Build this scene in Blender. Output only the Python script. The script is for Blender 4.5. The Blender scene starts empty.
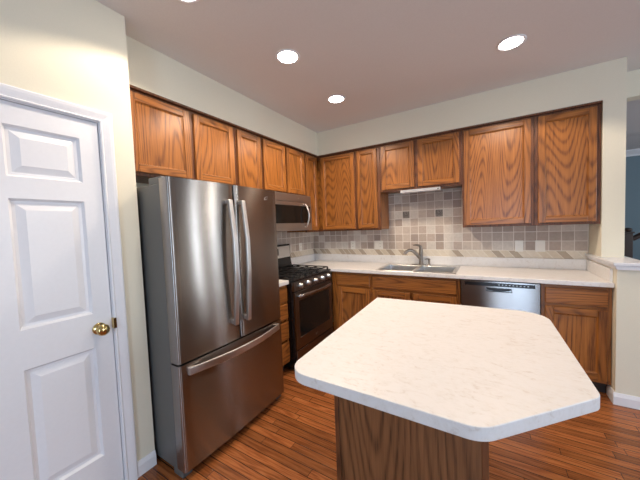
import bpy, bmesh, math, random
from mathutils import Vector, Matrix
random.seed(7)
C = bpy.context.scene.collection
SC = bpy.context.scene
R_ = math.radians

# ------------------------------------------------------------------ camera
def make_camera():
    cx, cy, cz = 2.2556, -3.518, 1.4194
    yaw, pit, rol, f = 0.5469, -0.0482, -0.0384, 275.74
    fw = Vector((-math.sin(yaw)*math.cos(pit), math.cos(yaw)*math.cos(pit), math.sin(pit)))
    r0 = fw.cross(Vector((0, 0, 1))).normalized(); u0 = r0.cross(fw)
    r = math.cos(rol)*r0 + math.sin(rol)*u0
    u = -math.sin(rol)*r0 + math.cos(rol)*u0
    cd = bpy.data.cameras.new('camera'); co = bpy.data.objects.new('camera', cd); C.objects.link(co)
    m = Matrix((r, u, -fw)).transposed().to_4x4(); m.translation = Vector((cx, cy, cz))
    co.matrix_world = m
    cd.sensor_width = 36; cd.lens = f/640*36; cd.clip_start = .05
    SC.camera = co
make_camera()

# ------------------------------------------------------------------ world, lights, exposure
SC.view_settings.view_transform = 'Standard'
try: SC.view_settings.look = 'None'
except Exception: pass
SC.view_settings.gamma = 1
SC.view_settings.use_curve_mapping = False
SC.view_settings.exposure = -0.12
W = bpy.data.worlds.new('sky'); SC.world = W; W.use_nodes = True
wn = W.node_tree; wn.nodes.clear()
wo = wn.nodes.new('ShaderNodeOutputWorld'); wb = wn.nodes.new('ShaderNodeBackground')
ws = wn.nodes.new('ShaderNodeTexSky'); ws.sky_type = 'NISHITA'; ws.sun_disc = False; ws.sun_elevation = R_(35); ws.sun_rotation = R_(0)
wn.links.new(ws.outputs[0], wb.inputs[0]); wn.links.new(wb.outputs[0], wo.inputs[0]); wb.inputs[1].default_value = .3

def lamp(name, kind, loc, energy, color, target=None, **kw):
    l = bpy.data.lights.new(name, kind); l.energy = energy; l.color = color
    for k, v in kw.items(): setattr(l, k, v)
    o = bpy.data.objects.new(name, l); C.objects.link(o); o.location = loc
    if target is not None:
        o.rotation_euler = (Vector(target)-Vector(loc)).to_track_quat('-Z', 'Y').to_euler()
    return o
HC = 2.66
CAN_POS = [(1.025, -1.85), (1.0, -1.05), (2.407, -1.08), (.935, -2.60), (2.45, -2.75)]  # last entry is an unseen spot added to balance the light, no fixture
CAN_COL = (1.0, .83, .66)
for i, (x, y) in enumerate(CAN_POS):
    lamp('can_spot', 'SPOT', (x, y, HC-.02), (72, 72, 74, 52, 24)[i], CAN_COL, (x, y, 0), spot_size=R_(139), spot_blend=.22, shadow_soft_size=.06)
# daylight through the sliding glass door and window behind the camera, and the window of the room on the right
lamp('daylight_glass_door', 'AREA', (2.82, -6.335, 1.1), 60, (.55, .74, 1.0), (2.82, 0, 1.1), shape='RECTANGLE', size=.85, size_y=1.95)
for yy in (1.15, 2.05):  # unseen strip lamps added to put bright streaks on the refrigerator steel
    lamp('hall_streak_lamp', 'AREA', (7.035, yy, 1.25), 24, (.80, .90, 1.0), (0, yy, 1.25), shape='RECTANGLE', size=.15, size_y=2.0)
lamp('daylight_side_window', 'AREA', (6.9, -2.6, 1.45), 95, (.70, .83, 1.0), (0, -2.6, 1.6), shape='RECTANGLE', size=2.2, size_y=1.5)
lamp('stair_hall_fill', 'POINT', (5.6, 2.3, 2.3), 4, (.72, .85, 1.0), shadow_soft_size=.2)  # added fill lamp that brightens the stair hall, no fixture

# ------------------------------------------------------------------ node helpers
class NT:
    def __init__(s, name):
        s.m = bpy.data.materials.new(name); s.m.use_nodes = True; s.t = s.m.node_tree
        s.b = s.t.nodes['Principled BSDF']
    def n(s, typ, **kw):
        x = s.t.nodes.new(typ)
        for k, v in kw.items():
            if k.startswith('i_'):
                x.inputs[k[2:].replace('_', ' ')].default_value = v
            else: setattr(x, k, v)
        return x
    def l(s, a, b): s.t.links.new(a, b)
    def math(s, op, a, b=None, c=None):
        x = s.t.nodes.new('ShaderNodeMath'); x.operation = op
        for i, v in enumerate((a, b, c)):
            if v is None: continue
            if isinstance(v, (int, float)): x.inputs[i].default_value = v
            else: s.l(v, x.inputs[i])
        return x.outputs[0]
    def coord(s, kind='Object'):
        return s.n('ShaderNodeTexCoord').outputs[kind]
    def mapping(s, vec, scale=(1, 1, 1), loc=None):
        x = s.n('ShaderNodeMapping'); x.inputs['Scale'].default_value = scale
        if loc is not None: s.l(loc, x.inputs['Location'])
        s.l(vec, x.inputs['Vector']); return x.outputs[0]
    def ramp(s, fac, stops, interp='LINEAR'):
        x = s.n('ShaderNodeValToRGB'); cr = x.color_ramp; cr.interpolation = interp
        while len(cr.elements) < len(stops): cr.elements.new(.5)
        for e, (p, c) in zip(cr.elements, stops):
            e.position = p; e.color = (*c, 1) if len(c) == 3 else c
        s.l(fac, x.inputs[0]); return x.outputs[0]
    def mix(s, fac, a, b, mode='MIX'):
        x = s.n('ShaderNodeMix', data_type='RGBA', blend_type=mode)
        if isinstance(fac, (int, float)): x.inputs[0].default_value = fac
        else: s.l(fac, x.inputs[0])
        for i, v in ((6, a), (7, b)):
            if isinstance(v, tuple): x.inputs[i].default_value = (*v, 1)
            else: s.l(v, x.inputs[i])
        return x.outputs[2]
    def noise(s, vec, scale, detail=2, rough=.5, dist=0):
        x = s.n('ShaderNodeTexNoise'); x.inputs['Scale'].default_value = scale
        x.inputs['Detail'].default_value = detail; x.inputs['Roughness'].default_value = rough
        x.inputs['Distortion'].default_value = dist
        s.l(vec, x.inputs['Vector']); return x.outputs[0]
    def bump(s, h, strength=.2, dist=.002):
        x = s.n('ShaderNodeBump'); x.inputs['Strength'].default_value = strength; x.inputs['Distance'].default_value = dist
        s.l(h, x.inputs['Height']); s.l(x.outputs[0], s.b.inputs['Normal'])
    def set(s, **kw):
        for k, v in kw.items():
            k = k.replace('_', ' ')
            if k == 'Base Color' and isinstance(v, tuple): s.b.inputs[k].default_value = (*v, 1)
            elif isinstance(v, (int, float, tuple)): s.b.inputs[k].default_value = v
            else: s.l(v, s.b.inputs[k])
        return s

def plain(name, col, rough=.5, metal=0, bump=0, bscale=60, var=.06, spec=.5, **kw):
    t = NT(name)
    co = t.coord()
    nz = t.noise(co, bscale, 3)
    c2 = tuple(max(0, v*(1-var)) for v in col); c1 = tuple(min(1, v*(1+var)) for v in col)
    t.set(Base_Color=t.ramp(nz, [(.3, c2), (.7, c1)]), Roughness=rough, Metallic=metal)
    t.b.inputs['Specular IOR Level'].default_value = spec
    if bump: t.bump(nz, bump)
    for k, v in kw.items(): t.b.inputs[k.replace('_', ' ')].default_value = v
    return t.m

def oak(name, axis, dark, light, rough=.34, freq=44, wild=1.0):
    t = NT(name)
    oi = t.n('ShaderNodeObjectInfo')
    rnd = t.math('MULTIPLY', oi.outputs['Random'], 37.0)
    cb = t.n('ShaderNodeCombineXYZ')
    for i in range(3): t.l(rnd, cb.inputs[i])
    co = t.coord()
    def sc(a, b):
        v = [a, a, a]; v['xyz'.index(axis)] = b; return tuple(v)
    big = t.noise(t.mapping(co, sc(2.6*wild, .30*wild), cb.outputs[0]), 1.0, 1.0, .4, .12)
    jit = t.noise(t.mapping(co, sc(60, 10), cb.outputs[0]), 1.0, 2, .5)
    w = t.math('SINE', t.math('ADD', t.math('MULTIPLY', big, freq*6.283), t.math('MULTIPLY', jit, 1.0)))
    w = t.math('MULTIPLY_ADD', w, .5, .5)
    w = t.math('POWER', w, 2.4)
    pore = t.noise(t.mapping(co, sc(230, 9), cb.outputs[0]), 1.0, 2, .6)
    med = t.noise(t.mapping(co, sc(70, 2.0), cb.outputs[0]), 1.0, 3, .6)
    mixv = t.math('ADD', t.math('MULTIPLY', w, t.math('MULTIPLY', pore, .50)), t.math('ADD', t.math('MULTIPLY', med, .56), t.math('MULTIPLY', pore, .34)))
    col = t.ramp(mixv, [(.27, light), (.50, tuple(.62*a+.38*b for a, b in zip(light, dark))), (.86, dark)])
    tone = t.math('MULTIPLY_ADD', oi.outputs['Random'], .22, .89)
    hs = t.n('ShaderNodeHueSaturation'); t.l(col, hs.inputs['Color']); t.l(tone, hs.inputs['Value'])
    t.set(Base_Color=hs.outputs[0], Roughness=rough)
    t.b.inputs['Coat Weight'].default_value = .05; t.b.inputs['Coat Roughness'].default_value = .25
    t.bump(t.math('SUBTRACT', 1.0, pore), .12, .0008)
    return t.m

OD, OL = (.10, .029, .006), (.44, .162, .033)
M = {}
M['oak_z'] = oak('oak_vertical_grain', 'z', OD, OL)
M['oak_x'] = oak('oak_grain_along_x', 'x', OD, OL)
M['oak_y'] = oak('oak_grain_along_y', 'y', OD, OL)
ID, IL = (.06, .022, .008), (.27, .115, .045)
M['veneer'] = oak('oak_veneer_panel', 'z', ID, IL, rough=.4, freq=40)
M['edge'] = oak('dark_stained_oak', 'z', (.06, .018, .006), (.20, .068, .02), rough=.45)
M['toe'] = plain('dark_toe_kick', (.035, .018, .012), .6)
M['wall'] = plain('cream_wall_paint', (.755, .715, .585), .75, bump=.05, bscale=180, var=.015, spec=.25)
M['ceil'] = plain('ceiling_paint', (.72, .695, .685), .85, bump=.08, bscale=140, var=.02, spec=.2)
M['white'] = plain('white_gloss_trim', (.78, .79, .82), .35, var=.01)
M['blue_wall'] = plain('blue_grey_wall_paint', (.20, .27, .31), .8, var=.02, spec=.2)
M['dark_wood'] = plain('dark_stair_wood', (.035, .018, .012), .35, var=.2)
M['brass'] = plain('polished_brass', (.62, .47, .20), .16, 1, var=.03)
M['black'] = plain('black_enamel', (.010, .010, .011), .22, var=.1)
M['iron'] = plain('cast_iron', (.008, .008, .009), .6, bump=.2, bscale=300, var=.2)
M['plastic'] = plain('ivory_plastic', (.80, .77, .70), .35, var=.01)
M['satin'] = plain('satin_handle_steel', (.66, .65, .64), .38, 1, var=.02)
M['micro_steel'] = plain('satin_microwave_steel', (.40, .37, .345), .42, 1, var=.02)
M['slot'] = plain('dark_slot', (.03, .03, .03), .6)
M['side_grey'] = plain('grey_painted_steel', (.115, .118, .115), .42, bump=.03, bscale=400, var=.04)
M['nickel'] = plain('brushed_nickel', (.27, .24, .21), .3, 1, var=.04)
M['knob_steel'] = plain('satin_steel', (.52, .51, .50), .32, 1, var=.02)
M['lens'] = plain('white_lens', (.45, .45, .47), .4, var=.0)
M['silver_print'] = plain('silver_print', (.6, .58, .56), .3, .6, var=.0)

def steel(name, col, rough, aniso, horiz_axis_scale):
    t = NT(name)
    co = t.coord()
    st = t.noise(t.mapping(co, horiz_axis_scale), 1.0, 2, .6)
    t.set(Base_Color=t.ramp(st, [(.3, tuple(v*.985 for v in col)), (.7, tuple(min(1, v*1.015) for v in col))]), Metallic=1.0)
    t.set(Roughness=rough)
    t.b.inputs['Anisotropic'].default_value = aniso; t.b.inputs['Anisotropic Rotation'].default_value = .25
    tg = t.n('ShaderNodeTangent', direction_type='RADIAL', axis='Z')
    t.l(tg.outputs[0], t.b.inputs['Tangent'])
    return t.m
M['steel'] = steel('brushed_stainless_steel', (.31, .29, .275), .235, 1.0, (3, 3, 500))
M['steel_dark'] = steel('brushed_black_stainless', (.20, .175, .16), .32, 1.0, (3, 3, 500))
M['steel_sink'] = plain('satin_sink_steel', (.62, .61, .60), .3, 1, bscale=20, var=.05)

def glass_black(name):
    t = NT(name); co = t.coord()
    t.set(Base_Color=t.ramp(t.noise(co, 3), [(.3, (.008, .007, .006)), (.7, (.011, .010, .009))]), Roughness=.12); t.b.inputs['Specular IOR Level'].default_value = .25
    return t.m
M['dark_glass'] = glass_black('dark_oven_glass')

def laminate():
    t = NT('mottled_white_laminate'); co = t.coord('Object')
    a = t.noise(t.mapping(co, (16, 30, 16)), 1, 5, .62, 1.2)
    b = t.noise(t.mapping(co, (60, 90, 60)), 1, 4, .6, .6)
    v = t.math('ADD', t.math('MULTIPLY', a, .6), t.math('MULTIPLY', b, .4))
    t.set(Base_Color=t.ramp(v, [(.36, (.67, .635, .60)), (.43, (.755, .74, .72)), (.54, (.785, .775, .765))]), Roughness=.38)
    return t.m
M['laminate'] = laminate()

def floor_mat():
    t = NT('oak_strip_floor'); co = t.coord('Object')
    sep = t.n('ShaderNodeSeparateXYZ'); t.l(co, sep.inputs[0]); x, y = sep.outputs[0], sep.outputs[1]
    rw = t.math('DIVIDE', y, .0575); row = t.math('FLOOR', rw); fy = t.math('FRACT', rw)
    wn1 = t.n('ShaderNodeTexWhiteNoise', noise_dimensions='1D'); t.l(row, wn1.inputs['W'])
    xx = t.math('ADD', t.math('DIVIDE', x, .78), t.math('MULTIPLY', wn1.outputs[0], 7.3))
    col = t.math('FLOOR', xx); fx = t.math('FRACT', xx)
    wn2 = t.n('ShaderNodeTexWhiteNoise', noise_dimensions='2D')
    cb = t.n('ShaderNodeCombineXYZ'); t.l(row, cb.inputs[0]); t.l(col, cb.inputs[1]); t.l(cb.outputs[0], wn2.inputs['Vector'])
    rnd = wn2.outputs[0]
    cb2 = t.n('ShaderNodeCombineXYZ'); t.l(t.math('MULTIPLY', rnd, 60), cb2.inputs[0]); t.l(t.math('MULTIPLY', rnd, 31), cb2.inputs[2])
    big = t.noise(t.mapping(co, (.7, 13, 1), cb2.outputs[0]), 1, 1.5, .5, .3)
    w = t.math('MULTIPLY_ADD', t.math('SINE', t.math('MULTIPLY', big, 75)), .5, .5)
    fine = t.noise(t.mapping(co, (11, 300, 1), cb2.outputs[0]), 1, 3, .6)
    g = t.math('ADD', t.math('MULTIPLY', w, t.math('MULTIPLY', fine, .5)), t.math('MULTIPLY', fine, .68))
    base = t.ramp(g, [(.15, (.44, .165, .052)), (.5, (.28, .088, .025)), (.9, (.09, .024, .007))])
    tone = t.math('MULTIPLY_ADD', rnd, .55, .70)
    hs = t.n('ShaderNodeHueSaturation'); t.l(base, hs.inputs['Color']); t.l(tone, hs.inputs['Value'])
    ey = t.math('MINIMUM', fy, t.math('SUBTRACT', 1, fy)); ex = t.math('MINIMUM', fx, t.math('SUBTRACT', 1, fx))
    gap = t.math('MAXIMUM', t.math('LESS_THAN', ey, .042), t.math('LESS_THAN', ex, .0022))
    t.set(Base_Color=t.mix(t.math('MULTIPLY', gap, .95), hs.outputs[0], (.03, .009, .004)), Roughness=.24)
    t.set(Roughness=t.math('MULTIPLY_ADD', fine, .10, .20))
    t.bump(t.math('SUBTRACT', 1, gap), .25, .001)
    return t.m
M['floor'] = floor_mat()

def tile_mat(name, ax, off):
    """tumbled stone tiles on the wall; ax 0: wall runs along x, 1: along y (world-aligned object coordinates)"""
    P = .0955
    t = NT(name); co = t.coord('Object')
    sep = t.n('ShaderNodeSeparateXYZ'); t.l(co, sep.inputs[0]); u0, z = sep.outputs[ax], sep.outputs[2]
    u = t.math('DIVIDE', t.math('ADD', u0, off), P); v = t.math('DIVIDE', t.math('SUBTRACT', z, 1.094), .096)
    cu, cv, fu, fv = t.math('FLOOR', u), t.math('FLOOR', v), t.math('FRACT', u), t.math('FRACT', v)
    eu = t.math('MINIMUM', fu, t.math('SUBTRACT', 1, fu)); ev = t.math('MINIMUM', fv, t.math('SUBTRACT', 1, fv))
    wob = t.math('MULTIPLY', t.noise(co, 60, 2), .022)
    grout = t.math('LESS_THAN', t.math('MINIMUM', eu, ev), t.math('ADD', wob, .022))
    wn = t.n('ShaderNodeTexWhiteNoise', noise_dimensions='2D'); cb = t.n('ShaderNodeCombineXYZ')
    t.l(cu, cb.inputs[0]); t.l(cv, cb.inputs[1]); t.l(cb.outputs[0], wn.inputs['Vector'])
    tc = t.ramp(wn.outputs[0], [(0, (.37, .30, .255)), (.25, (.45, .37, .31)), (.5, (.52, .43, .365)), (.74, (.58, .50, .425)), (.84, (.65, .59, .52)), (1, (.67, .62, .55))])
    mott = t.noise(t.mapping(co, (38, 38, 38)), 1, 4, .65)
    tc = t.mix(t.math('MULTIPLY', t.math('SUBTRACT', mott, .3), .55), tc, (.20, .15, .13))
    # diagonal listello band: parallelograms alternating cream and brown stone
    bz = t.math('DIVIDE', t.math('SUBTRACT', z, 1.02), .074)
    d = t.math('ADD', t.math('DIVIDE', u0, .078), t.math('MULTIPLY', bz, .80))
    cd, fd = t.math('FLOOR', d), t.math('FRACT', d)
    wn3 = t.n('ShaderNodeTexWhiteNoise', noise_dimensions='1D'); t.l(cd, wn3.inputs['W'])
    bc = t.ramp(wn3.outputs[0], [(0, (.72, .65, .54)), (.45, (.66, .58, .46)), (.55, (.46, .38, .29)), (1, (.46, .37, .27))], 'CONSTANT')
    bc = t.mix(t.math('MULTIPLY', t.math('SUBTRACT', mott, .3), .5), bc, (.34, .27, .19))
    bg = t.math('MAXIMUM', t.math('LESS_THAN', t.math('MINIMUM', fd, t.math('SUBTRACT', 1, fd)), .04), t.math('GREATER_THAN', bz, .95))
    GR = (.74, .69, .63)
    band = t.math('LESS_THAN', z, 1.094)
    c_t = t.mix(grout, tc, GR); c_b = t.mix(bg, bc, (.76, .71, .62))
    t.set(Base_Color=t.mix(band, c_t, c_b), Roughness=.5)
    h = t.math('SUBTRACT', 1, t.math('ADD', t.math('MULTIPLY', band, bg), t.math('MULTIPLY', t.math('SUBTRACT', 1, band), grout)))
    t.bump(t.math('ADD', h, t.math('MULTIPLY', mott, .3)), .35, .002)
    return t.m
M['tile_back'] = tile_mat('stone_tile_back', 0, -3.061+.0955*40)
M['tile_left'] = tile_mat('stone_tile_side', 1, .0955*40)

def relief():
    t = NT('pewter_relief'); co = t.coord()
    v = t.n('ShaderNodeTexVoronoi'); v.inputs['Scale'].default_value = 70; t.l(co, v.inputs['Vector'])
    t.set(Base_Color=t.ramp(v.outputs[0], [(.1, (.06, .05, .045)), (.6, (.22, .19, .165))]), Roughness=.4, Metallic=.3)
    t.bump(v.outputs[0], .6, .004); return t.m
M['relief'] = relief()

def emis(name, col, s):
    t = NT(name); t.set(Base_Color=col); t.b.inputs['Emission Color'].default_value = (*col, 1); t.b.inputs['Emission Strength'].default_value = s
    return t.m
M['lamp'] = emis('lit_lamp_lens', (1.0, .93, .84), 30)
def pane():
    t = NT('window_glass'); t.set(Base_Color=(1, 1, 1), Roughness=0.0); t.b.inputs['Transmission Weight'].default_value = 1; t.b.inputs['IOR'].default_value = 1.02
    return t.m
M['pane'] = pane()

# ------------------------------------------------------------------ mesh builder
class MB:
    def __init__(s, *mats): s.bm = bmesh.new(); s.mats = list(mats)
    def box(s, x0, x1, y0, y1, z0, z1, m=0):
        x0, x1 = sorted((x0, x1)); y0, y1 = sorted((y0, y1)); z0, z1 = sorted((z0, z1))
        v = [s.bm.verts.new((x, y, z)) for x in (x0, x1) for y in (y0, y1) for z in (z0, z1)]
        for f in ((0, 1, 3, 2), (4, 6, 7, 5), (0, 4, 5, 1), (2, 3, 7, 6), (0, 2, 6, 4), (1, 5, 7, 3)):
            s.bm.faces.new([v[i] for i in f]).material_index = m
        return s
    def prism(s, poly, fn, a, b, m=0, cap=True):
        """extrude poly [(p,q)] from a to b; fn(p,q,t)->xyz"""
        A = [s.bm.verts.new(fn(p, q, a)) for p, q in poly]; B = [s.bm.verts.new(fn(p, q, b)) for p, q in poly]
        n = len(poly)
        for i in range(n): s.bm.faces.new((A[i], A[(i+1) % n], B[(i+1) % n], B[i])).material_index = m
        if cap:
            s.bm.faces.new(A[::-1]).material_index = m; s.bm.faces.new(B).material_index = m
        return s
    def tube(s, pts, rads, n=12, m=0, flat=None):
        pts = [Vector(p) for p in pts]
        if isinstance(rads, (int, float)): rads = [rads]*len(pts)
        rings = []; up = None
        for i, p in enumerate(pts):
            d = (pts[min(i+1, len(pts)-1)]-pts[max(i-1, 0)]).normalized()
            if up is None:
                up = Vector((0, 0, 1)) if abs(d.z) < .9 else Vector((0, 1, 0))
            a = d.cross(up).normalized(); b = a.cross(d).normalized(); up = b
            r = rads[i]; ra, rb = (r, r) if flat is None else (r*flat[0], r*flat[1])
            rings.append([s.bm.verts.new(p + a*ra*math.cos(t) + b*rb*math.sin(t)) for t in (2*math.pi*k/n for k in range(n))])
        for r0, r1 in zip(rings, rings[1:]):
            for k in range(n):
                f = s.bm.faces.new((r0[k], r0[(k+1) % n], r1[(k+1) % n], r1[k])); f.material_index = m; f.smooth = True
        s.bm.faces.new(rings[0][::-1]).material_index = m; s.bm.faces.new(rings[-1]).material_index = m
        return s
    def lathe(s, prof, origin, axis='z', n=28, m=0):
        """prof: [(r,h)] revolved about axis through origin"""
        o = Vector(origin); rings = []
        for r, h in prof:
            ring = []
            for k in range(n):
                t = 2*math.pi*k/n; a, b = r*math.cos(t), r*math.sin(t)
                v = {'z': (a, b, h), 'x': (h, a, b), 'y': (b, h, a)}[axis]
                ring.append(s.bm.verts.new(o+Vector(v)))
            rings.append(ring)
        for r0, r1 in zip(rings, rings[1:]):
            for k in range(n):
                f = s.bm.faces.new((r0[k], r0[(k+1) % n], r1[(k+1) % n], r1[k])); f.material_index = m; f.smooth = True
        s.bm.faces.new(rings[0][::-1]).material_index = m; s.bm.faces.new(rings[-1]).material_index = m
        return s

WO = {}
def _world(o): return WO.get(o.name, Vector((0, 0, 0))) if o else Vector((0, 0, 0))
def build(name, mb, parent=None, bevel=0, seg=2, smooth=False, origin=None):
    bm = mb.bm
    bmesh.ops.remove_doubles(bm, verts=bm.verts, dist=1e-6)
    bmesh.ops.recalc_face_normals(bm, faces=bm.faces)
    for e in bm.edges:
        if any(not f.smooth for f in e.link_faces): e.smooth = False
    if origin is None:
        lo = Vector([min(v.co[i] for v in bm.verts) for i in range(3)]); hi = Vector([max(v.co[i] for v in bm.verts) for i in range(3)])
        origin = Vector(((lo.x+hi.x)/2, (lo.y+hi.y)/2, lo.z if parent is None else (lo.z+hi.z)/2))
    origin = Vector(origin)
    bmesh.ops.translate(bm, verts=bm.verts, vec=-origin)
    me = bpy.data.meshes.new(name); bm.to_mesh(me); bm.free()
    for m in mb.mats: me.materials.append(M[m] if isinstance(m, str) else m)
    if smooth:
        for p in me.polygons: p.use_smooth = True
    o = bpy.data.objects.new(name, me); C.objects.link(o)
    o.parent = parent; o.location = origin-_world(parent); WO[o.name] = origin
    if bevel:
        b = o.modifiers.new('bevel', 'BEVEL'); b.width = bevel; b.segments = seg; b.limit_method = 'ANGLE'; b.angle_limit = R_(40)
        b.harden_normals = False
    return o
def tag(o, label, cat, group=None):
    o['label'] = label; o['category'] = cat
    if group: o['group'] = group
    return o
def thing(name, label, cat, loc, group=None):
    o = bpy.data.objects.new(name, None); C.objects.link(o); o.location = loc; WO[o.name] = Vector(loc); o.empty_display_size = .1
    return tag(o, label, cat, group)
def struct(name, mb, parent=None, bevel=0, **k):
    o = build(name, mb, parent, bevel, origin=(0, 0, 0), **k)
    if parent is None: o['kind'] = 'structure'
    return o
def copy_tree(o, dloc, parent=None):
    c = o.copy(); C.objects.link(c); WO[c.name] = WO[o.name]+Vector(dloc)
    if parent is None: c.location = o.location+Vector(dloc)
    else: c.parent = parent
    for ch in list(o.children): copy_tree(ch, dloc, c)
    return c

# ------------------------------------------------------------------ room shell
XR = 3.068        # right side wall of the cabinet run
D = .337          # front of wall cabinets / soffit
XW, YW = .494, -2.675   # pantry wall plane and its far end
YB, XE, YN = -6.3, 7.0, 4.2
struct('floor', MB('floor').box(-.12, XE+.12, YB-.12, YN+.12, -.1, 0))
struct('ceiling', MB('ceil').box(-.12, XE+.12, YB-.12, YN+.12, HC, HC+.1))
struct('wall_left', MB('wall').box(-.12, 0, YW, .12, 0, HC))
struct('wall_back', MB('wall').box(-.12, 3.203, 0, .12, 0, HC).box(3.203, XE, 0, .12, 2.44, HC))
# soffit over the wall cabinets, cream like the walls
struct('trim_1', MB('wall').prism([(0, 0), (XR, 0), (XR, -D), (D, -D), (D, YW), (0, YW)], lambda p, q, t: (p, q, t), 2.361, HC-.0005))
# column at the right end standing on the half wall
struct('wall_right', MB('wall').box(XR, 3.203, -D, 0, 1.075, HC-.0005).box(XR, 3.203, -.665, 0, 0, 1.035))
cap = MB('white')
cap.box(XR-.028, 3.203+.035, -.70, 0, 1.052, 1.075)
cap.prism([(XR-.002, 1.020), (XR-.010, 1.028), (XR-.014, 1.042), (XR-.022, 1.052), (3.203+.028, 1.052), (3.203+.02, 1.042), (3.203+.014, 1.028), (3.203+.002, 1.020)], lambda p, q, t: (p, t, q), -.688, -.001)
struct('trim_2', cap, bevel=.003)
def skirting(name, pts, h=.09):
    mb = MB('white')
    (x0, y0), (x1, y1) = pts[0], pts[1]
    n = pts[2]
    prof = [(0, 0), (.014, 0), (.014, h-.028), (.009, h-.012), (.006, h), (0, h)]
    def fn(p, q, t): return (x0+(x1-x0)*t + n[0]*p, y0+(y1-y0)*t+n[1]*p, q)
    mb.prism(prof, fn, 0, 1)
    return struct(name, mb, bevel=.0015)
skirting('baseboard_right', [(XR-.014, -.665), (3.203+.014, -.665), (0, -1)])
skirting('baseboard_side', [(XR, -.54), (XR, -.665), (-1, 0)])
skirting('baseboard_left', [(XW, -2.784), (XW, YW), (1, 0)])
skirting('baseboard_pantry', [(XW, YB), (XW, -3.72), (1, 0)])

# pantry wall with door opening
DY0, DY1, DZ = -3.655, -2.845, 2.012
pw = MB('wall')
pw.box(.374, XW, DY1+.02, YW, 0, HC-.0005).box(.374, XW, YB, DY0-.02, 0, HC-.0005).box(.374, XW, DY0-.02, DY1+.02, DZ+.02, HC-.0005)
pw.box(0, .374, YW-.10, YW, 0, HC-.0005)
struct('wall_pantry', pw)
# door casing (jamb, header) with stepped profile
cz = MB('white')
prof = [(0, 0), (.011, 0), (.015, .006), (.010, .012), (.012, .018), (.016, .030), (.019, .040), (.020, .052), (.016, .058), (0, .060)]
y_in0, y_in1, z_in = DY0-.006, DY1+.006, DZ+.006
def mitre(side):
    pass
A = []
for p, q in prof:
    A.append([(XW+p, y_in1+q, 0), (XW+p, y_in1+q, z_in+q), (XW+p, y_in0-q, z_in+q), (XW+p, y_in0-q, 0)])
vs = [[cz.bm.verts.new(c) for c in r] for r in A]
for i in range(len(vs)-1):
    for k in range(3): cz.bm.faces.new((vs[i][k], vs[i][k+1], vs[i+1][k+1], vs[i+1][k]))
for k in range(3): cz.bm.faces.new((vs[-1][k], vs[-1][k+1], vs[0][k+1], vs[0][k]))
cz.bm.faces.new([r[0] for r in vs]); cz.bm.faces.new([r[3] for r in vs][::-1])
# jamb lining
cz.box(.374, XW, DY1+.003, DY1+.02, 0, DZ+.02).box(.374, XW, DY0-.02, DY0-.003, 0, DZ+.02).box(.374, XW, DY0-.02, DY1+.02, DZ+.003, DZ+.02)
struct('trim_3', cz)

# six panel door slab
def panel_door():
    xf = XW-.006; th = .035
    mb = MB('white')
    ys = [DY0, DY0+.085, DY0+.355, DY1-.35, DY1-.08, DY1]
    ys = [DY0, DY0+.080, DY0+.345, DY1-.345, DY1-.080, DY1]
    zs = [.012, .24, .83, 1.01, 1.595, 1.69, 1.915, DZ]
    bm = mb.bm
    def q(a, b, c, d): bm.faces.new([bm.verts.new(v) for v in (a, b, c, d)])
    for i in range(5):
        for j in range(7):
            y0, y1, z0, z1 = ys[i], ys[i+1], zs[j], zs[j+1]
            if i in (1, 3) and j in (1, 3, 5):
                lv = [(0, 0), (.010, .014), (.022, .015), (.052, .004)]
                for (a, da), (b, db) in zip(lv, lv[1:]):
                    P0 = [(xf-da, y0+a, z0+a), (xf-da, y1-a, z0+a), (xf-da, y1-a, z1-a), (xf-da, y0+a, z1-a)]
                    P1 = [(xf-db, y0+b, z0+b), (xf-db, y1-b, z0+b), (xf-db, y1-b, z1-b), (xf-db, y0+b, z1-b)]
                    for k in range(4): q(P0[k], P0[(k+1) % 4], P1[(k+1) % 4], P1[k])
                a, da = lv[-1]
                q((xf-da, y0+a, z0+a), (xf-da, y1-a, z0+a), (xf-da, y1-a, z1-a), (xf-da, y0+a, z1-a))
            else:
                q((xf, y0, z0), (xf, y1, z0), (xf, y1, z1), (xf, y0, z1))
    y0, y1, z0, z1 = DY0, DY1, .012, DZ
    q((xf-th, y0, z0), (xf-th, y0, z1), (xf-th, y1, z1), (xf-th, y1, z0))
    q((xf, y0, z0), (xf-th, y0, z0), (xf-th, y1, z0), (xf, y1, z0)); q((xf, y0, z1), (xf, y1, z1), (xf-th, y1, z1), (xf-th, y0, z1))
    q((xf, y1, z0), (xf-th, y1, z0), (xf-th, y1, z1), (xf, y1, z1)); q((xf, y0, z0), (xf, y0, z1), (xf-th, y0, z1), (xf-th, y0, z0))
    d = struct('door_1', mb)
    kb = MB('brass'); kb.lathe([(.0, 0), (.030, 0), (.031, .004), (.027, .008), (.013, .012), (.0115, .026), (.018, .031), (.0275, .040), (.030, .050), (.0275, .060), (.018, .067), (.005, .0695)], (xf, -2.905, .925), 'x')
    build('door_handle', kb, d)
    st = MB('brass'); st.box(xf-.004, XW+.0215, DY1-.0015, DY1+.012, .91, .965)
    build('strike_plate', st, d)
panel_door()

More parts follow.
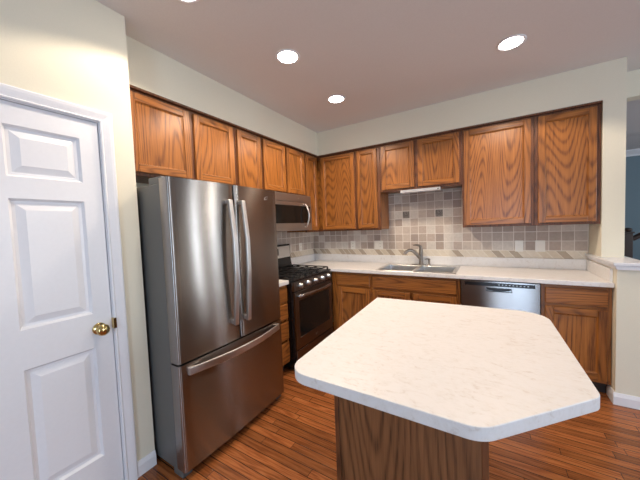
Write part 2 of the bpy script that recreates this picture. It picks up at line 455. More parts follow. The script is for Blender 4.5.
# far walls
wb_ = MB('wall')
wb_.box(.374, 2.35, YB-.12, YB, 0, HC).box(3.29, XE, YB-.12, YB, 0, HC).box(2.35, 3.29, YB-.12, YB, 2.12, HC)
struct('wall_rear', wb_)
wr = MB('wall')
wr.box(XE, XE+.12, YB, -3.75, 0, HC).box(XE, XE+.12, -1.45, .12, 0, HC).box(XE, XE+.12, -3.75, -1.45, 0, .7).box(XE, XE+.12, -3.75, -1.45, 2.2, HC)
struct('wall_east', wr)
def window(name, x0, x1, y0, y1, z0, z1, along):
    mb = MB('white'); t = .05
    if along == 'x':
        xm = (x0+x1)/2
        mb.box(x0, x0+t, y0, y1, z0, z1).box(x1-t, x1, y0, y1, z0, z1).box(x0+t, x1-t, y0, y1, z0, z0+t).box(x0+t, x1-t, y0, y1, z1-t, z1)
    else:
        ym = (y0+y1)/2
        if along == 'y0': t = .03
        mb.box(x0, x1, y0, y0+t, z0, z1).box(x0, x1, y1-t, y1, z0, z1).box(x0, x1, y0+t, y1-t, z0, z0+t).box(x0, x1, y0+t, y1-t, z1-t, z1)
        if along == 'y': mb.box(x0, x1, ym-.03, ym+.03, z0+t, z1-t)
    w = struct(name, mb)
    g = MB('pane')
    if along == 'x': g.box(x0+t, x1-t, y0+.025, y0+.031, z0+t, z1-t)
    else: g.box(x0+.025, x0+.031, y0+t, y1-t, z0+t, z1-t)
    build('pane', g, w)
    return w
window('door_2', 2.35, 3.29, YB-.10, YB-.04, 0, 2.12, 'x')
window('added_window_2', XE+.04, XE+.10, 1.0, 1.30, .2, 2.3, 'y0')  # both narrow hall windows are unseen, added as streaks for the refrigerator to reflect
window('added_window_3', XE+.04, XE+.10, 1.9, 2.20, .2, 2.3, 'y0')
window('window_1', XE+.04, XE+.10, -3.75, -1.45, .7, 2.2, 'y')

# stair hall seen past the column
hb = MB('blue_wall')
hb.box(2.6, XE+.12, YN, YN+.12, 0, HC).box(2.48, 2.6, .12, YN, 0, HC).box(XE, XE+.12, .12, 1.0, 0, HC).box(XE, XE+.12, 1.3, 1.9, 0, HC).box(XE, XE+.12, 2.2, YN, 0, HC).box(XE, XE+.12, 1.0, 1.3, 0, .2).box(XE, XE+.12, 1.9, 2.2, 0, .2).box(XE, XE+.12, 1.0, 1.3, 2.3, HC).box(XE, XE+.12, 1.9, 2.2, 2.3, HC)
struct('wall_hall', hb)
cr = MB('white')
cr.prism([(0, 0), (-.012, 0), (-.02, .03), (-.075, .095), (-.085, .12), (0, .12)], lambda p, q, t: (t, YN+p, HC-.121+q), 2.6, XE)
struct('trim_4', cr)
nw = thing('stair_railing', 'dark wood stair newel post with handrail in the blue-grey room beyond the column', 'railing', (4.08, 2.5, 0))
s_ = MB('dark_wood'); s_.box(4.035, 4.125, 2.455, 2.545, 0, 1.14).box(4.022, 4.138, 2.442, 2.558, 1.14, 1.165)
s_.lathe([(.03, 1.165), (.045, 1.18), (.05, 1.195), (.04, 1.215), (.01, 1.225)], (4.08, 2.5, 0), 'z', 16)
build('newel_post', s_, nw, bevel=.004)
hr = MB('dark_wood'); hr.tube([(4.126, 2.5, 1.05), (4.9, 2.5, 1.60), (5.6, 2.5, 2.10)], .035, 10)
build('handrail', hr, nw)
build('stringer', MB('white').prism([(4.127, 0), (5.6, 0), (5.6, 1.15), (4.127, .10)], lambda p, q, t: (p, t, q), 2.46, 2.54), nw)
for k in range(8):
    x = 4.24+.13*k
    build('baluster', MB('white').tube([(x, 2.5, .10+(x-4.127)*.713-.02), (x, 2.5, 1.05+(x-4.127)*.71-.02)], .014, 8), nw)

# ------------------------------------------------------------------ recessed ceiling lights
def can_light(x, y, label):
    t = thing('recessed_light', label, 'ceiling light', (x, y, HC), 'recessed ceiling lights')
    build('trim_ring', MB('white').lathe([(.070, -.001), (.072, -.004), (.078, -.006), (.086, -.005), (.090, -.002), (.090, -.0005), (.070, -.0004)], (x, y, HC)), t)
    build('lamp_lens', MB('lamp').lathe([(.001, -.012), (.040, -.010), (.066, -.0045), (.0695, -.001), (.0695, -.0006), (.001, -.0006)], (x, y, HC)), t)
lbl = ['recessed ceiling light in front of the refrigerator, larger of the left pair', 'recessed ceiling light nearest the cabinet corner, smallest of those lit', 'recessed ceiling light at upper right, above the dishwasher side of the island', 'recessed ceiling light cut off by the top edge of the photo']
for (x, y), l in zip(CAN_POS[:4], lbl): can_light(x, y, l)

# ------------------------------------------------------------------ cabinets
def fr(face, a, b, z, d):
    """map (a along wall, d out from wall, z) to xyz. face 'B': back wall (a=x, out=-y); face 'L': left wall (a=y, out=+x)"""
    return (a, -d, z) if face == 'B' else (d, a, z)
def fbox(mb, face, a0, a1, d0, d1, z0, z1, m=0):
    if face == 'B': mb.box(a0, a1, -d0, -d1, z0, z1, m)
    else: mb.box(d0, d1, a0, a1, z0, z1, m)
def cab_door(face, a0, a1, z0, z1, d, parent, stile=.052):
    """frame-and-panel door; frame = stiles (vertical grain) + rails (horizontal grain), panel a sub-part"""
    hz = 'oak_x' if face == 'B' else 'oak_y'
    th = .019
    mb = MB('oak_z', hz)
    # stiles with eased profile on the inside edge
    for (s0, s1) in ((a0, a0+stile), (a1-stile, a1)):
        fbox(mb, face, s0, s1, d, d+th, z0, z1, 0)
    for (r0, r1) in ((z0, z0+stile), (z1-stile, z1)):
        fbox(mb, face, a0+stile, a1-stile, d, d+th-.0005, r0, r1, 1)
    dr = build('door', mb, parent, bevel=.004, seg=2)
    p = MB('oak_z'); e = .001
    lv = [(0, d+.0125), (.009, d+.0055)]
    A0, A1, Z0, Z1 = a0+stile+e, a1-stile-e, z0+stile+e, z1-stile-e
    bm = p.bm
    def rect(i, dd): return [bm.verts.new(fr(face, *c, dd)) for c in ((A0+i, 0, Z0+i), (A1-i, 0, Z0+i), (A1-i, 0, Z1-i), (A0+i, 0, Z1-i))]
    r0 = rect(0, d+.001); r1 = rect(0, lv[0][1]); r2 = rect(lv[1][0], lv[1][1])
    for P, Q in ((r0, r1), (r1, r2)):
        for k in range(4): bm.faces.new((P[k], P[(k+1) % 4], Q[(k+1) % 4], Q[k]))
    bm.faces.new(r2); bm.faces.new(r0[::-1])
    build('panel', p, dr)
    return dr
def drawer_front(face, a0, a1, z0, z1, d, parent, name='drawer'):
    hz = 'oak_x' if face == 'B' else 'oak_y'
    mb = MB(hz); fbox(mb, face, a0, a1, d, d+.019, z0, z1)
    return build(name, mb, parent, bevel=.006, seg=3)
def upper(face, a0, a1, z0, z1, doors, label, d1=.319, top_trim=True, side=None):
    base = fr(face, (a0+a1)/2, 0, z0, d1/2)
    t = thing('wall_cabinet', label, 'cabinet', base, 'oak wall cabinets')
    hz = 'oak_x' if face == 'B' else 'oak_y'
    mb = MB('oak_z', hz, 'edge')
    fbox(mb, face, a0+.001, a1-.001, .003, d1-.019, z0+.006, z1, 0)
    build('carcass', mb, t)
    ff = MB('edge', hz)
    w = .032
    fbox(ff, face, a0+.0008, a0+w, d1-.0189, d1, z0, z1, 0); fbox(ff, face, a1-w, a1-.0008, d1-.0189, d1, z0, z1, 0)
    fbox(ff, face, a0+w, a1-w, d1-.0189, d1-.0003, z0, z0+.035, 0); fbox(ff, face, a0+w, a1-w, d1-.0189, d1-.0003, z1-.035, z1, 0)
    for (p0, p1), (q0, q1) in zip(doors, doors[1:]):
        fbox(ff, face, p1-.012, q0+.012, d1-.0189, d1, z0+.035, z1-.035, 0)
    build('face_frame', ff, t, bevel=.001)
    for p0, p1 in doors:
        cab_door(face, p0, p1, z0+.022, z1-.02, d1+.001, t)
    return t
ZB, ZT, ZS = 1.354, 2.343, 1.797
upper('L', -2.662, -1.750, ZS, ZT, [(-2.625, -2.195), (-2.160, -1.775)], 'oak wall cabinet with two doors above the refrigerator')
upper('L', -1.749, -1.412, ZB, ZT, [(-1.730, -1.432)], 'narrow oak wall cabinet between the refrigerator and microwave cabinets')
upper('L', -1.411, -.652, ZS, ZT, [(-1.392, -1.045), (-1.018, -.672)], 'short oak wall cabinet with two doors above the microwave')
upper('L', -.651, -.340, ZB, ZT, [(-.632, -.372)], 'narrow oak wall cabinet right of the microwave, next to the corner')
# back wall run
t_ = upper('B', .004, .866, ZB, ZT, [(.372, .848)], 'corner oak wall cabinet with one wide door, left end of the back wall')
upper('B', .867, 1.172, ZB, ZT, [(.882, 1.140)], 'narrow oak wall cabinet left of the sink opening')
upper('B', 1.173, 2.036, ZS, ZT, [(1.198, 1.568), (1.606, 2.012)], 'short oak wall cabinet with two doors over the sink')
upper('B', 2.037, 2.622, ZB, ZT, [(2.056, 2.598)], 'wide oak wall cabinet right of the sink opening')
upper('B', 2.623, XR-.002, ZB, ZT, [(2.650, 3.036)], 'oak wall cabinet at the right end beside the cream column')
# thin dark moulding on top of the wall cabinets
cm = MB('edge').prism([(0, 0), (XR-.003, 0), (XR-.003, -D-.004), (D+.004, -D-.004), (D+.004, YW+.005), (0, YW+.005)], lambda p, q, t: (p+.003 if p == 0 else p, q-.003 if q == 0 else q, t), ZT+.001, 2.3605)
tag(build('cabinet_moulding', cm, bevel=.003), 'thin dark moulding running along the top of the wall cabinets', 'moulding')

def base_cab(face, a0, a1, label, drawers, doors, d1=.592, stiles=None, group='oak base cabinets'):
    z0, z1 = .105, .874
    t = thing('base_cabinet', label, 'cabinet', fr(face, (a0+a1)/2, 0, 0, d1/2), group)
    hz = 'oak_x' if face == 'B' else 'oak_y'
    mb = MB('oak_z'); fbox(mb, face, a0+.001, a0+.018, .003, d1-.019, z0, z1); fbox(mb, face, a1-.018, a1-.001, .003, d1-.019, z0, z1); fbox(mb, face, a0+.018, a1-.018, .003, d1-.019, z0, z0+.018)
    build('carcass', mb, t)
    ff = MB('oak_z', hz)
    w0, w1 = stiles or (.03, .03)
    fbox(ff, face, a0+.001, a0+w0, d1-.0189, d1, z0, z1, 0); fbox(ff, face, a1-w1, a1-.001, d1-.0189, d1, z0, z1, 0)
    zr = [z0, z0+.03]
    for s0, s1 in ((z0, z0+.03), (z1-.035, z1), (.685, .72)):
        fbox(ff, face, a0+w0, a1-w1, d1-.0189, d1-.0003, s0, s1, 1)
    fbox(ff, face, a0+w0, a1-w1, d1-.0189, d1-.015, z0+.03, z1-.035, 0)
    build('face_frame', ff, t, bevel=.001)
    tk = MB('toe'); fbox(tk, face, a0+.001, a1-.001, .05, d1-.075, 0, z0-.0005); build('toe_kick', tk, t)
    for (p0, p1, q0, q1) in drawers: drawer_front(face, p0, p1, q0, q1, d1+.001, t)
    for (p0, p1, q0, q1) in doors: cab_door(face, p0, p1, q0, q1, d1+.001, t, .055)
    return t
base_cab('B', .625, 1.130, 'oak base cabinet right of the range with a drawer over one door', [(.705, 1.118, .715, .845)], [(.705, 1.118, .13, .690)], stiles=(.075, .03))
base_cab('B', 1.131, 2.028, 'wide oak sink base cabinet with two doors under a false front', [(1.150, 1.996, .715, .845)], [(1.150, 1.560, .13, .690), (1.590, 1.996, .13, .690)])
base_cab('B', 2.636, XR-.002, 'oak base cabinet right of the dishwasher beside the half wall', [(2.662, 3.040, .715, .845)], [(2.662, 3.040, .13, .690)])
dc = base_cab('L', -1.764, -1.424, 'narrow oak base cabinet with four drawers between refrigerator and range', [(-1.745, -1.440, .715, .845), (-1.745, -1.440, .545, .690), (-1.745, -1.440, .345, .520), (-1.745, -1.440, .13, .320)], [], d1=.580)

# ------------------------------------------------------------------ countertops
def countertop():
    t = thing('countertop', 'long white laminate countertop with backsplash lip along the back wall', 'countertop', (1.5, -.3, .876))
    x0, x1, y0, y1 = .003, XR-.002, -.635, -.003
    hx0, hx1, hy0, hy1 = 1.205, 1.965, -.575, -.085
    mb = MB('laminate'); bm = mb.bm
    xs = [x0, hx0, hx1, x1]; ys = [y0, hy0, hy1, y1]
    V = {(i, j, k): bm.verts.new((xs[i], ys[j], z)) for i in range(4) for j in range(4) for k, z in enumerate((.876, .914))}
    for i in range(3):
        for j in range(3):
            if (i, j) == (1, 1): continue
            bm.faces.new([V[a, b, 1] for a, b in ((i, j), (i+1, j), (i+1, j+1), (i, j+1))])
            bm.faces.new([V[a, b, 0] for a, b in ((i, j), (i, j+1), (i+1, j+1), (i+1, j))])
    for i in range(3):
        for j in (0, 3):
            bm.faces.new([V[i, j, 0], V[i+1, j, 0], V[i+1, j, 1], V[i, j, 1]]); bm.faces.new([V[j, i, 0], V[j, i+1, 0], V[j, i+1, 1], V[j, i, 1]])
    ring = [(1, 1), (2, 1), (2, 2), (1, 2)]
    for k in range(4):
        a, b = ring[k], ring[(k+1) % 4]
        bm.faces.new([V[a[0], a[1], 0], V[b[0], b[1], 0], V[b[0], b[1], 1], V[a[0], a[1], 1]])
    build('top', mb, t, bevel=.005, seg=3)
    lp = MB('laminate').box(.003, XR-.002, -.022, -.003, .9145, 1.016); build('back_lip', lp, t, bevel=.002)
    lp = MB('laminate').box(.003, .022, -.645, -.0225, .9145, 1.016); build('side_lip', lp, t, bevel=.002)
    lp = MB('laminate').box(XR-.021, XR-.002, -.60, -.0225, .9145, 1.016); build('end_lip', lp, t, bevel=.002)
countertop()
t = thing('countertop', 'small white laminate countertop piece between the refrigerator and the range', 'countertop', (.3, -1.6, .876))
build('top', MB('laminate').box(.003, .612, -1.764, -1.424, .876, .914), t, bevel=.005, seg=3)
build('back_lip', MB('laminate').box(.003, .022, -1.764, -1.424, .9145, 1.016), t, bevel=.002)

# ------------------------------------------------------------------ tiled backsplash
b = thing('tiled_backsplash', 'tumbled stone tile backsplash with diagonal border band on the back wall', 'backsplash', (1.5, 0, 1.016))
tm = MB('tile_back').box(.009, XR-.004, -.0085, -.0015, 1.0165, 1.795)
o = build('tile_field', tm, b, origin=(0, 0, 0))
for xc in (1.389, 1.771):
    build('accent_tile', MB('relief').box(xc-.040, xc+.040, -.0135, -.0088, 1.486, 1.566), b, bevel=.003)
b = thing('tiled_backsplash', 'tumbled stone tile backsplash on the left wall behind the range', 'backsplash', (0, -1, 1.016))
build('tile_field', MB('tile_left').box(.0015, .0085, -1.764, -.010, 1.0165, 1.795), b, origin=(0, 0, 0))

def outlet(face, a, z, label, kind, w=.07, name='wall_outlet'):
    t = thing(name, label, 'switch' if kind == 'switch' else 'outlet', fr(face, a, 0, z, .009), 'wall plates on the backsplash')
    mb = MB('plastic'); fbox(mb, face, a-w/2, a+w/2, .0092, .0140, z-.0575, z+.0575); build('cover_plate', mb, t, bevel=.002)
    n = 2 if w > .1 else 1
    for k in range(n):
        ac = a + (k-(n-1)/2)*.046
        if kind == 'switch' or (n == 2 and k == 0):
            mb = MB('plastic'); fbox(mb, face, ac-.005, ac+.005, .0141, .024, z-.004, z+.014); build('toggle', mb, t, bevel=.001)
        else:
            for dz in (-.02, .02):
                mb = MB('plastic'); fbox(mb, face, ac-.016, ac+.016, .0141, .0158, z+dz-.014, z+dz+.014)
                s = build('socket', mb, t, bevel=.003)
                ms = MB('slot')
                for da in (-.006, .006): fbox(ms, face, ac+da-.0012, ac+da+.0012, .0159, .0163, z+dz-.003, z+dz+.007)
                build('slots', ms, s)
outlet('B', .655, 1.146, 'white single outlet plate left of the double plate in the back corner', 'outlet')
outlet('B', 1.025, 1.147, 'wide double white wall plate left of the faucet', 'outlet', .115)
outlet('B', 2.534, 1.140, 'white wall plate with dark socket, left of the two plates right of the sink', 'switch', name='wall_switch')
outlet('B', 2.706, 1.140, 'ivory wall plate with raised toggle, closest to the cream column', 'switch', .08, name='wall_switch')
outlet('L', -.361, 1.145, 'white outlet plate on the left wall behind the range', 'outlet')

# ------------------------------------------------------------------ under cabinet lamp
t = thing('under_cabinet_light', 'white strip light mounted under the short cabinet over the sink', 'light', (1.615, -.25, ZS))
build('housing', MB('lens').box(1.405, 1.83, -.32, -.235, ZS-.034, ZS-.001), t, bevel=.006, seg=3)
build('switch', MB('slot').box(1.80, 1.815, -.3235, -.3201, ZS-.024, ZS-.012), t)

# ------------------------------------------------------------------ sink and faucet
def sink():
    t = thing('kitchen_sink', 'double bowl stainless steel drop-in sink in the countertop', 'sink', (1.585, -.33, .915))
    mb = MB('steel_sink'); bm = mb.bm
    X0, X1, Y0, Y1 = 1.180, 1.990, -.595, -.055
    zt = .9195
    bowls = [(1.215, 1.570, -.560, -.150), (1.605, 1.955, -.560, -.150)]
    xs = [X0, 1.215, 1.570, 1.605, 1.955, X1]; ys = [Y0, -.560, -.150, Y1]
    V = [[bm.verts.new((x, y, zt)) for y in ys] for x in xs]
    for i in range(5):
        for j in range(3):
            if j == 1 and i in (1, 3): continue
            bm.faces.new((V[i][j], V[i+1][j], V[i+1][j+1], V[i][j+1]))
    rim = [(X0, Y0), (X1, Y0), (X1, Y1), (X0, Y1)]
    # outer lip down to counter
    edge = [V[i][0] for i in range(6)]+[V[5][j] for j in (1, 2, 3)]+[V[i][3] for i in (4, 3, 2, 1, 0)]+[V[0][j] for j in (2, 1)]
    low = [bm.verts.new((v.co.x+(.003 if v.co.x > 1.98 else -.003 if v.co.x < 1.19 else 0), v.co.y+(-.003 if v.co.y < -.59 else .003 if v.co.y > -.06 else 0), .9146)) for v in edge]
    for k in range(len(edge)): bm.faces.new((edge[k], edge[(k+1) % len(edge)], low[(k+1) % len(edge)], low[k]))
    for (a, b, c, d), (i,) in zip(bowls, ((1,), (3,))):
        top = [V[i][1], V[i+1][1], V[i+1][2], V[i][2]]
        prev = top
        for ins, z in ((.004, .912), (.012, .78), (.030, .742), (.070, .735)):
            cur = [bm.verts.new(v) for v in ((a+ins, c+ins, z), (b-ins, c+ins, z), (b-ins, d-ins, z), (a+ins, d-ins, z))]
            for k in range(4):
                f = bm.faces.new((prev[k], prev[(k+1) % 4], cur[(k+1) % 4], cur[k]))
            prev = cur
        bm.faces.new(prev)
    build('basin', mb, t, bevel=.006, seg=3)
    for (a, b, c, d) in bowls:
        build('drain', MB('steel_sink', 'slot').lathe([(.055, .7355), (.057, .740), (.045, .7405), (.040, .737), (.004, .7365)], ((a+b)/2, (c+d)/2, 0), 'z', 20), t)
sink()
def faucet():
    fx, fy = 1.577, -.105
    t = thing('kitchen_faucet', 'brushed nickel pull-out faucet with curved spout and top lever handle at the sink', 'faucet', (fx, fy, .92))
    build('deck_plate', MB('nickel').prism([(fx-.028+.085*math.cos(a), fy+.03*math.sin(a)) for a in (2*math.pi*k/32 for k in range(32))], lambda p, q, t: (p, q, t), .9197, .926), t, bevel=.002)
    build('body', MB('nickel').lathe([(.030, .9262), (.030, .932), (.024, .940), (.022, 1.00), (.023, 1.06), (.022, 1.10), (.012, 1.125), (.004, 1.13)], (fx, fy, 0)), t)
    sp = []
    for k in range(13):
        a = k/12
        sp.append((fx-.03-.13*a, fy-.03-.11*a, 1.03+.085*math.sin(a*2.45)-.02*a))
    build('spout', MB('nickel').tube([(fx, fy, .985)]+sp, [.020]+[.0195-.003*(k/12) for k in range(10)]+[.019, .021, .020], 14), t)
    build('handle', MB('nickel').tube([(fx, fy, 1.11), (fx-.005, fy-.005, 1.140), (fx-.022, fy-.015, 1.153), (fx-.052, fy-.030, 1.160), (fx-.080, fy-.045, 1.157)], [.019, .018, .012, .009, .007], 12), t)
faucet()
t = thing('soap_dispenser', 'small nickel soap dispenser right of the faucet on the sink deck', 'soap dispenser', (1.665, -.10, .92))
build('base', MB('nickel').lathe([(.020, .9197), (.020, .926), (.013, .932), (.011, .975), (.014, .980), (.014, .990), (.004, .994)], (1.665, -.10, 0), 'z', 18), t)
build('nozzle', MB('nickel').tube([(1.67, -.098, .990), (1.655, -.11, .996), (1.625, -.14, .990)], [.009, .008, .006], 10), t)

# ------------------------------------------------------------------ emblem helper (tiny swoosh oval like the mark on the appliances)
def emblem(face, a, z, d, parent, s=1.0):
    mb = MB('silver_print'); bm = mb.bm
    n = 26; outer = []; inner = []
    for k in range(n):
        th = R_(35)+R_(285)*k/(n-1); w = .0020+.0012*math.sin(math.pi*k/(n-1))
        for lst, rr in ((outer, 1.0), (inner, 1.0-w*90)):
            aa = a+.016*s*math.cos(th)*rr; zz = z+.008*s*math.sin(th)*rr+.3*(aa-a)
            lst.append((aa, zz))
    for k in range(n-1):
        q = [outer[k], outer[k+1], inner[k+1], inner[k]]
        A_ = [bm.verts.new(fr(face, p, 0, zz, d)) for p, zz in q]; B_ = [bm.verts.new(fr(face, p, 0, zz, d+.0008)) for p, zz in q]
        bm.faces.new(B_); bm.faces.new(A_[::-1])
        for i in range(4): bm.faces.new((A_[i], A_[(i+1) % 4], B_[(i+1) % 4], B_[i]))
    return build('emblem', mb, parent)

# ------------------------------------------------------------------ dishwasher
def dishwasher():
    x0, x1, yf = 2.034, 2.630, -.625
    t = thing('dishwasher', 'stainless steel dishwasher with black control strip under the back counter', 'dishwasher', (2.332, -.3, 0))
    build('body', MB('black').box(x0, x1, -.57, -.05, .10, .868), t)
    d = MB('steel')
    d.box(x0+.003, x1-.003, yf, -.5705, .115, .775).box(x0+.003, 2.235, yf, -.5705, .775, .868).box(2.435, x1-.003, yf, -.5705, .775, .868).box(2.235, 2.435, yf, -.5705, .812, .868)
    d.box(2.235, 2.435, -.585, -.5705, .775, .812)
    dr = build('door', d, t)
    cp = MB('black', 'silver_print').box(x0+.035, x1-.035, yf-.003, yf-.0002, .826, .856)
    for k in range(9):
        x = x0+.30+.026*k
        cp.box(x, x+.010, yf-.0036, yf-.0031, .840, .844, 1)
    build('control_strip', cp, dr)
    hp = MB('black').prism([(2.24, .810), (2.43, .810), (2.425, .795), (2.36, .784), (2.31, .784), (2.245, .795)], lambda p, q, t: (p, t, q), -.628, -.586)
    build('handle_pocket', hp, dr)
    build('toe_panel', MB('black').box(x0+.003, x1-.003, -.53, -.51, .0, .098), t)
dishwasher()

# ------------------------------------------------------------------ range
def gas_range():
    y0, y1, xf = -1.416, -.685, .652
    yc = (y0+y1)/2
    t = thing('gas_range', 'freestanding black and stainless gas range against the left wall', 'range', (.33, yc, 0))
    build('body', MB('black').box(.03, xf-.0195, y0, y1, .03, .895).box(.2, xf, y0+.003, y1-.003, .05, .795), t, bevel=.003)
    build('cooktop', MB('black').box(.03, xf+.012, y0-.001, y1+.001, .8955, .915), t, bevel=.006, seg=3)
    # grates: three cast iron frames
    for k in range(3):
        a0 = y0+.02+k*(y1-y0-.04)/3+.004; a1 = y0+.02+(k+1)*(y1-y0-.04)/3-.004
        g = MB('iron'); r = .006; x_0, x_1 = .12, xf-.02; z = .945
        for yy in (a0, a1): g.box(x_0, x_1, yy-r, yy+r, z-r, z+r)
        for xx in (x_0, (x_0+x_1)/2, x_1): g.box(xx-r, xx+r, a0, a1, z-r, z+r)
        am = (a0+a1)/2; g.box(x_0, x_1, am-r, am+r, z-r*.8, z+r*.9)
        for xx in ((x_0*3+x_1)/4, (x_0+3*x_1)/4): g.box(xx-r, xx+r, a0, a1, z-r*.7, z+r*.8)
        for xx in (x_0, x_1):
            for yy in (a0, a1): g.box(xx-.008, xx+.008, yy-.008, yy+.008, .9155, z)
        build('grate', g, t, bevel=.002)
    for bx, by in ((.25, y0+.17), (.50, y0+.17), (.25, y1-.17), (.50, y1-.17), (.37, yc)):
        build('burner', MB('iron').lathe([(.045, .9152), (.045, .920), (.034, .922), (.034, .930), (.028, .933), (.004, .934)], (bx, by, 0), 'z', 20), t)
    # back guard with framed display
    build('back_guard', MB('black').prism([(.025, .915), (.10, .915), (.085, .98), (.075, 1.06), (.070, 1.215), (.025, 1.215)], lambda p, q, tt: (p, tt, q), y0, y1), t, bevel=.003)
    dp = MB('satin').prism([(.0765, 1.055), (.0845, 1.055), (.079, 1.195), (.0715, 1.195)], lambda p, q, tt: (p, tt, q), y0+.02, y1-.02)
    dsp = build('control_panel', dp, t)
    build('display', MB('dark_glass').prism([(.0850, 1.09), (.0865, 1.09), (.0830, 1.17), (.0815, 1.17)], lambda p, q, tt: (p, tt, q), yc-.12, yc+.12), dsp)
    # front knob strip
    build('knob_panel', MB('steel_dark').prism([(xf-.0195, .80), (xf+.012, .80), (xf+.010, .890), (xf-.0195, .8945)], lambda p, q, tt: (p, tt, q), y0+.002, y1-.002), t, bevel=.003)
    for k in range(5):
        ky = y0+.10+k*(y1-y0-.17)/4 + (.0 if k != 2 else 0)
        kn = MB('knob_steel').lathe([(.026, .0005), (.026, .006), (.0215, .010), (.0205, .030), (.018, .034), (.002, .0345)], (xf+.0118, ky, .848), 'x', 22)
        kn.box(xf+.0455, xf+.049, ky-.004, ky+.004, .832, .866)
        build('knob', kn, t)
    # oven door
    d = MB('steel_dark'); xa, xb = xf+.0005, xf+.016
    za, zb, wa, wb2 = .225, .790, .335, .700
    d.box(xa, xb, y0+.003, y1-.003, za, wa).box(xa, xb, y0+.003, y1-.003, wb2, zb).box(xa, xb, y0+.003, y0+.065, wa, wb2).box(xa, xb, y1-.065, y1-.003, wa, wb2)
    dr = build('oven_door', d, t)
    build('window', MB('dark_glass').box(xa, xb-.002, y0+.0655, y1-.0655, wa+.0005, wb2-.0005), dr)
    hb_ = MB('steel')
    pts = [(xb+.030+.022*math.sin(math.pi*k/12), y0+.05+(y1-y0-.10)*k/12, .752) for k in range(13)]
    hb_.tube([(xb-.001, y0+.05, .752)]+pts+[(xb-.001, y1-.05, .752)], [.012]+[.0125]*13+[.012], 12, flat=(.8, 1.3))
    build('handle', hb_, dr)
    emblem('L', yc, .275, xb+.0003, dr)
    build('storage_drawer', MB('steel_dark').box(xa, xb, y0+.003, y1-.003, .055, .212), t, bevel=.004)
    for yy in (y0+.05, y1-.05):
        for xx in (.1, .56): build('foot', MB('slot').lathe([(.018, 0), (.018, .008), (.01, .010), (.01, .0298)], (xx, yy, 0), 'z', 12), t)
gas_range()

# ------------------------------------------------------------------ microwave
def microwave():
    y0, y1, xf, z0, z1 = -1.409, -.654, .400, 1.385, 1.7955
    t = thing('microwave_oven', 'stainless over-the-range microwave with dark glass door and arched handle', 'microwave', (.2, -1.03, z0))
    build('body', MB('micro_steel').box(.012, xf-.03, y0, y1, z0+.006, z1), t, bevel=.002)
    build('grille_band', MB('micro_steel', 'slot').box(xf-.0295, xf, y0, y1, 1.712, z1), t, bevel=.004)
    emblem('L', y0+.50, 1.755, xf+.0003, t)
    d = MB('micro_steel')
    d.box(xf-.0295, xf+.004, y0, y1-.0, 1.668, 1.708).box(xf-.0295, xf+.004, y0, y1, z0, 1.470).box(xf-.0295, xf+.004, y0, y0+.03, 1.470, 1.668).box(xf-.0295, xf+.004, y1-.030, y1, 1.470, 1.668)
    dr = build('door', d, t)
    build('window', MB('dark_glass').box(xf-.029, xf+.003, y0+.0305, y1-.0305, 1.4705, 1.6675), dr)
    yh = y1-.135
    pts = [(xf+.020+.040*math.sin(math.pi*k/12), yh, 1.425+.265*k/12) for k in range(13)]
    build('handle', MB('satin').tube([(xf+.004, yh, 1.425)]+pts+[(xf+.004, yh, 1.69)], [.011]*15, 12, flat=(1.2, .7)), dr)
    build('vent_base', MB('slot').box(.05, xf-.04, y0+.05, y1-.05, z0-.004, z0+.0055), t)
microwave()

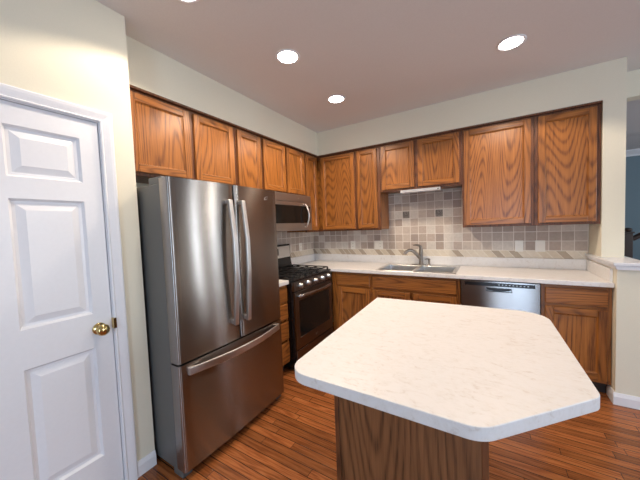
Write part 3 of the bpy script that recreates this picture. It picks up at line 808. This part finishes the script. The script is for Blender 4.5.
# ------------------------------------------------------------------ refrigerator
def fridge():
    y0, y1, xb, xf = -2.662, -1.768, .700, .785
    yc = (y0+y1)/2
    t = thing('refrigerator', 'stainless steel french door refrigerator with bottom freezer drawer and grey sides', 'refrigerator', (.4, yc, 0))
    build('cabinet', MB('side_grey').box(.03, xb, y0+.006, y1-.006, .03, 1.695), t, bevel=.006)
    def bow(y): return .012*(1-((y-yc)/(yc-y0))**2)
    def front(a, b, za, zb, name, lean=0):
        mb = MB('steel', 'side_grey'); bm = mb.bm; n = 14
        # plan profile with rounded vertical edges and slight bow
        pr = []
        r = .016
        for k in range(5):
            th = math.pi/2*k/4; pr.append((a+r-r*math.cos(th), xf-r+r*math.sin(th)))
        for k in range(1, n): pr.append((a+r+(b-a-2*r)*k/n, xf))
        for k in range(5):
            th = math.pi/2*(1-k/4); pr.append((b-r+r*math.cos(th), xf-r+r*math.sin(th)))
        pr = [(y, x+bow(y)) for y, x in pr]
        poly = [(a, xb+.008)]+pr+[(b, xb+.008)]
        A_ = [bm.verts.new((x, y, za)) for y, x in poly]; B_ = [bm.verts.new((x, y, zb)) for y, x in poly]
        m = len(poly)
        for i in range(m):
            f = bm.faces.new((A_[i], A_[(i+1) % m], B_[(i+1) % m], B_[i])); f.smooth = 0 < i < m-2
        bm.faces.new(A_[::-1]); bm.faces.new(B_)
        return build(name, mb, t)
    dl = front(y0, yc-.004, .680, 1.722, 'door')
    dr = front(yc+.004, y1, .680, 1.722, 'door')
    dw = front(y0, y1, .050, .668, 'freezer_drawer')
    build('gasket', MB('slot').box(xb+.0005, xb+.0075, y0+.012, y1-.012, .075, 1.70), t)
    # door handles: angular bows, closest to the middle gap
    for dd, yh in ((dl, yc-.062), (dr, yc+.048)):
        xs = xf+.012
        hm = MB('satin'); w = .016
        side = [(xs-.003, 1.615), (xs+.038, 1.618), (xs+.066, 1.36), (xs+.066, 1.14), (xs+.040, .790), (xs-.003, .800), (xs-.003, .825), (xs+.024, .822), (xs+.050, 1.14), (xs+.050, 1.355), (xs+.024, 1.592), (xs-.003, 1.590)]
        hm.prism(side, lambda p, q, tt: (p, tt, q), yh-w, yh+w)
        build('handle', hm, dd, bevel=.003)
    hm = MB('satin'); n = 16
    ya, yb2 = y0+.05, y1-.05
    ins, outs = [], []
    for k in range(n+1):
        u = k/n; y = ya+(yb2-ya)*u; bx = xf+bow(y)
        o_ = .018+.045*math.sin(math.pi*u)
        outs.append((y, bx+o_)); ins.append((y, bx+o_-.014))
    poly = [(ya, xf-.0005)]+outs+[(yb2, xf-.0005), (yb2-.02, xf-.0005)]+ins[::-1][1:-1]+[(ya+.02, xf-.0005)]
    hm.prism(poly, lambda p, q, tt: (q, p, tt), .602, .646)
    build('handle', hm, dw, bevel=.004)
    for yy, s in ((y0+.04, 1), (y1-.04, -1)):
        build('hinge_cover', MB('side_grey').box(xb-.12, xb+.006, yy-.028, yy+.028, 1.6955, 1.735), t, bevel=.004)
    emblem('L', y1-.125, 1.655, xf+.0068, dr, 1.4)
    build('kick_grille', MB('slot').box(xb-.03, xb+.02, y0+.04, y1-.04, .02, .056), t)
    for yy in (y0+.035, y1-.035): build('foot', MB('side_grey').box(xb-.04, xb+.05, yy-.03, yy+.03, 0, .052), t, bevel=.004)
    for yy in (y0+.06, y1-.06): build('roller', MB('slot').lathe([(.015, -.01), (.015, .01)], (.1, yy, .0151), 'y', 12), t)
fridge()

# ------------------------------------------------------------------ island
def rounded(poly, rad, n=8):
    out = []
    N = len(poly)
    for i in range(N):
        p = Vector(poly[i]); a = Vector(poly[i-1]); b = Vector(poly[(i+1) % N]); r = rad[i]
        da = (a-p).normalized(); db = (b-p).normalized(); ang = da.angle(db)
        t_ = r/math.tan(ang/2); c = p+(da+db).normalized()*(r/math.sin(ang/2))
        s = p+da*t_-c; e = p+db*t_-c
        a0 = math.atan2(s.y, s.x); a1 = math.atan2(e.y, e.x)
        while a1-a0 > math.pi: a1 -= 2*math.pi
        while a1-a0 < -math.pi: a1 += 2*math.pi
        for k in range(n+1):
            th = a0+(a1-a0)*k/n; out.append((c.x+r*math.cos(th), c.y+r*math.sin(th)))
    return out
isl = [(1.597, -1.700), (2.518, -1.658), (2.526, -2.478), (2.243, -2.772), (1.635, -2.768)]
t = thing('kitchen_island', 'oak kitchen island with clipped-corner white laminate top in the foreground', 'kitchen island', (2.0, -2.25, 0))
poly = rounded(isl, [.012, .13, .055, .09, .085])
build('countertop', MB('laminate').prism(poly, lambda p, q, tt: (p, q, tt), .876, .914), t, bevel=.0025)
bx0, bx1, by0, by1 = 1.752, 2.250, -2.62, -1.76
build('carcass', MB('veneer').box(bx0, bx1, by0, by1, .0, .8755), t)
for xx in (bx0-.004, bx1-.014): build('corner_moulding', MB('edge').box(xx, xx+.018, by0-.006, by0-.0003, 0, .8755), t, bevel=.002)
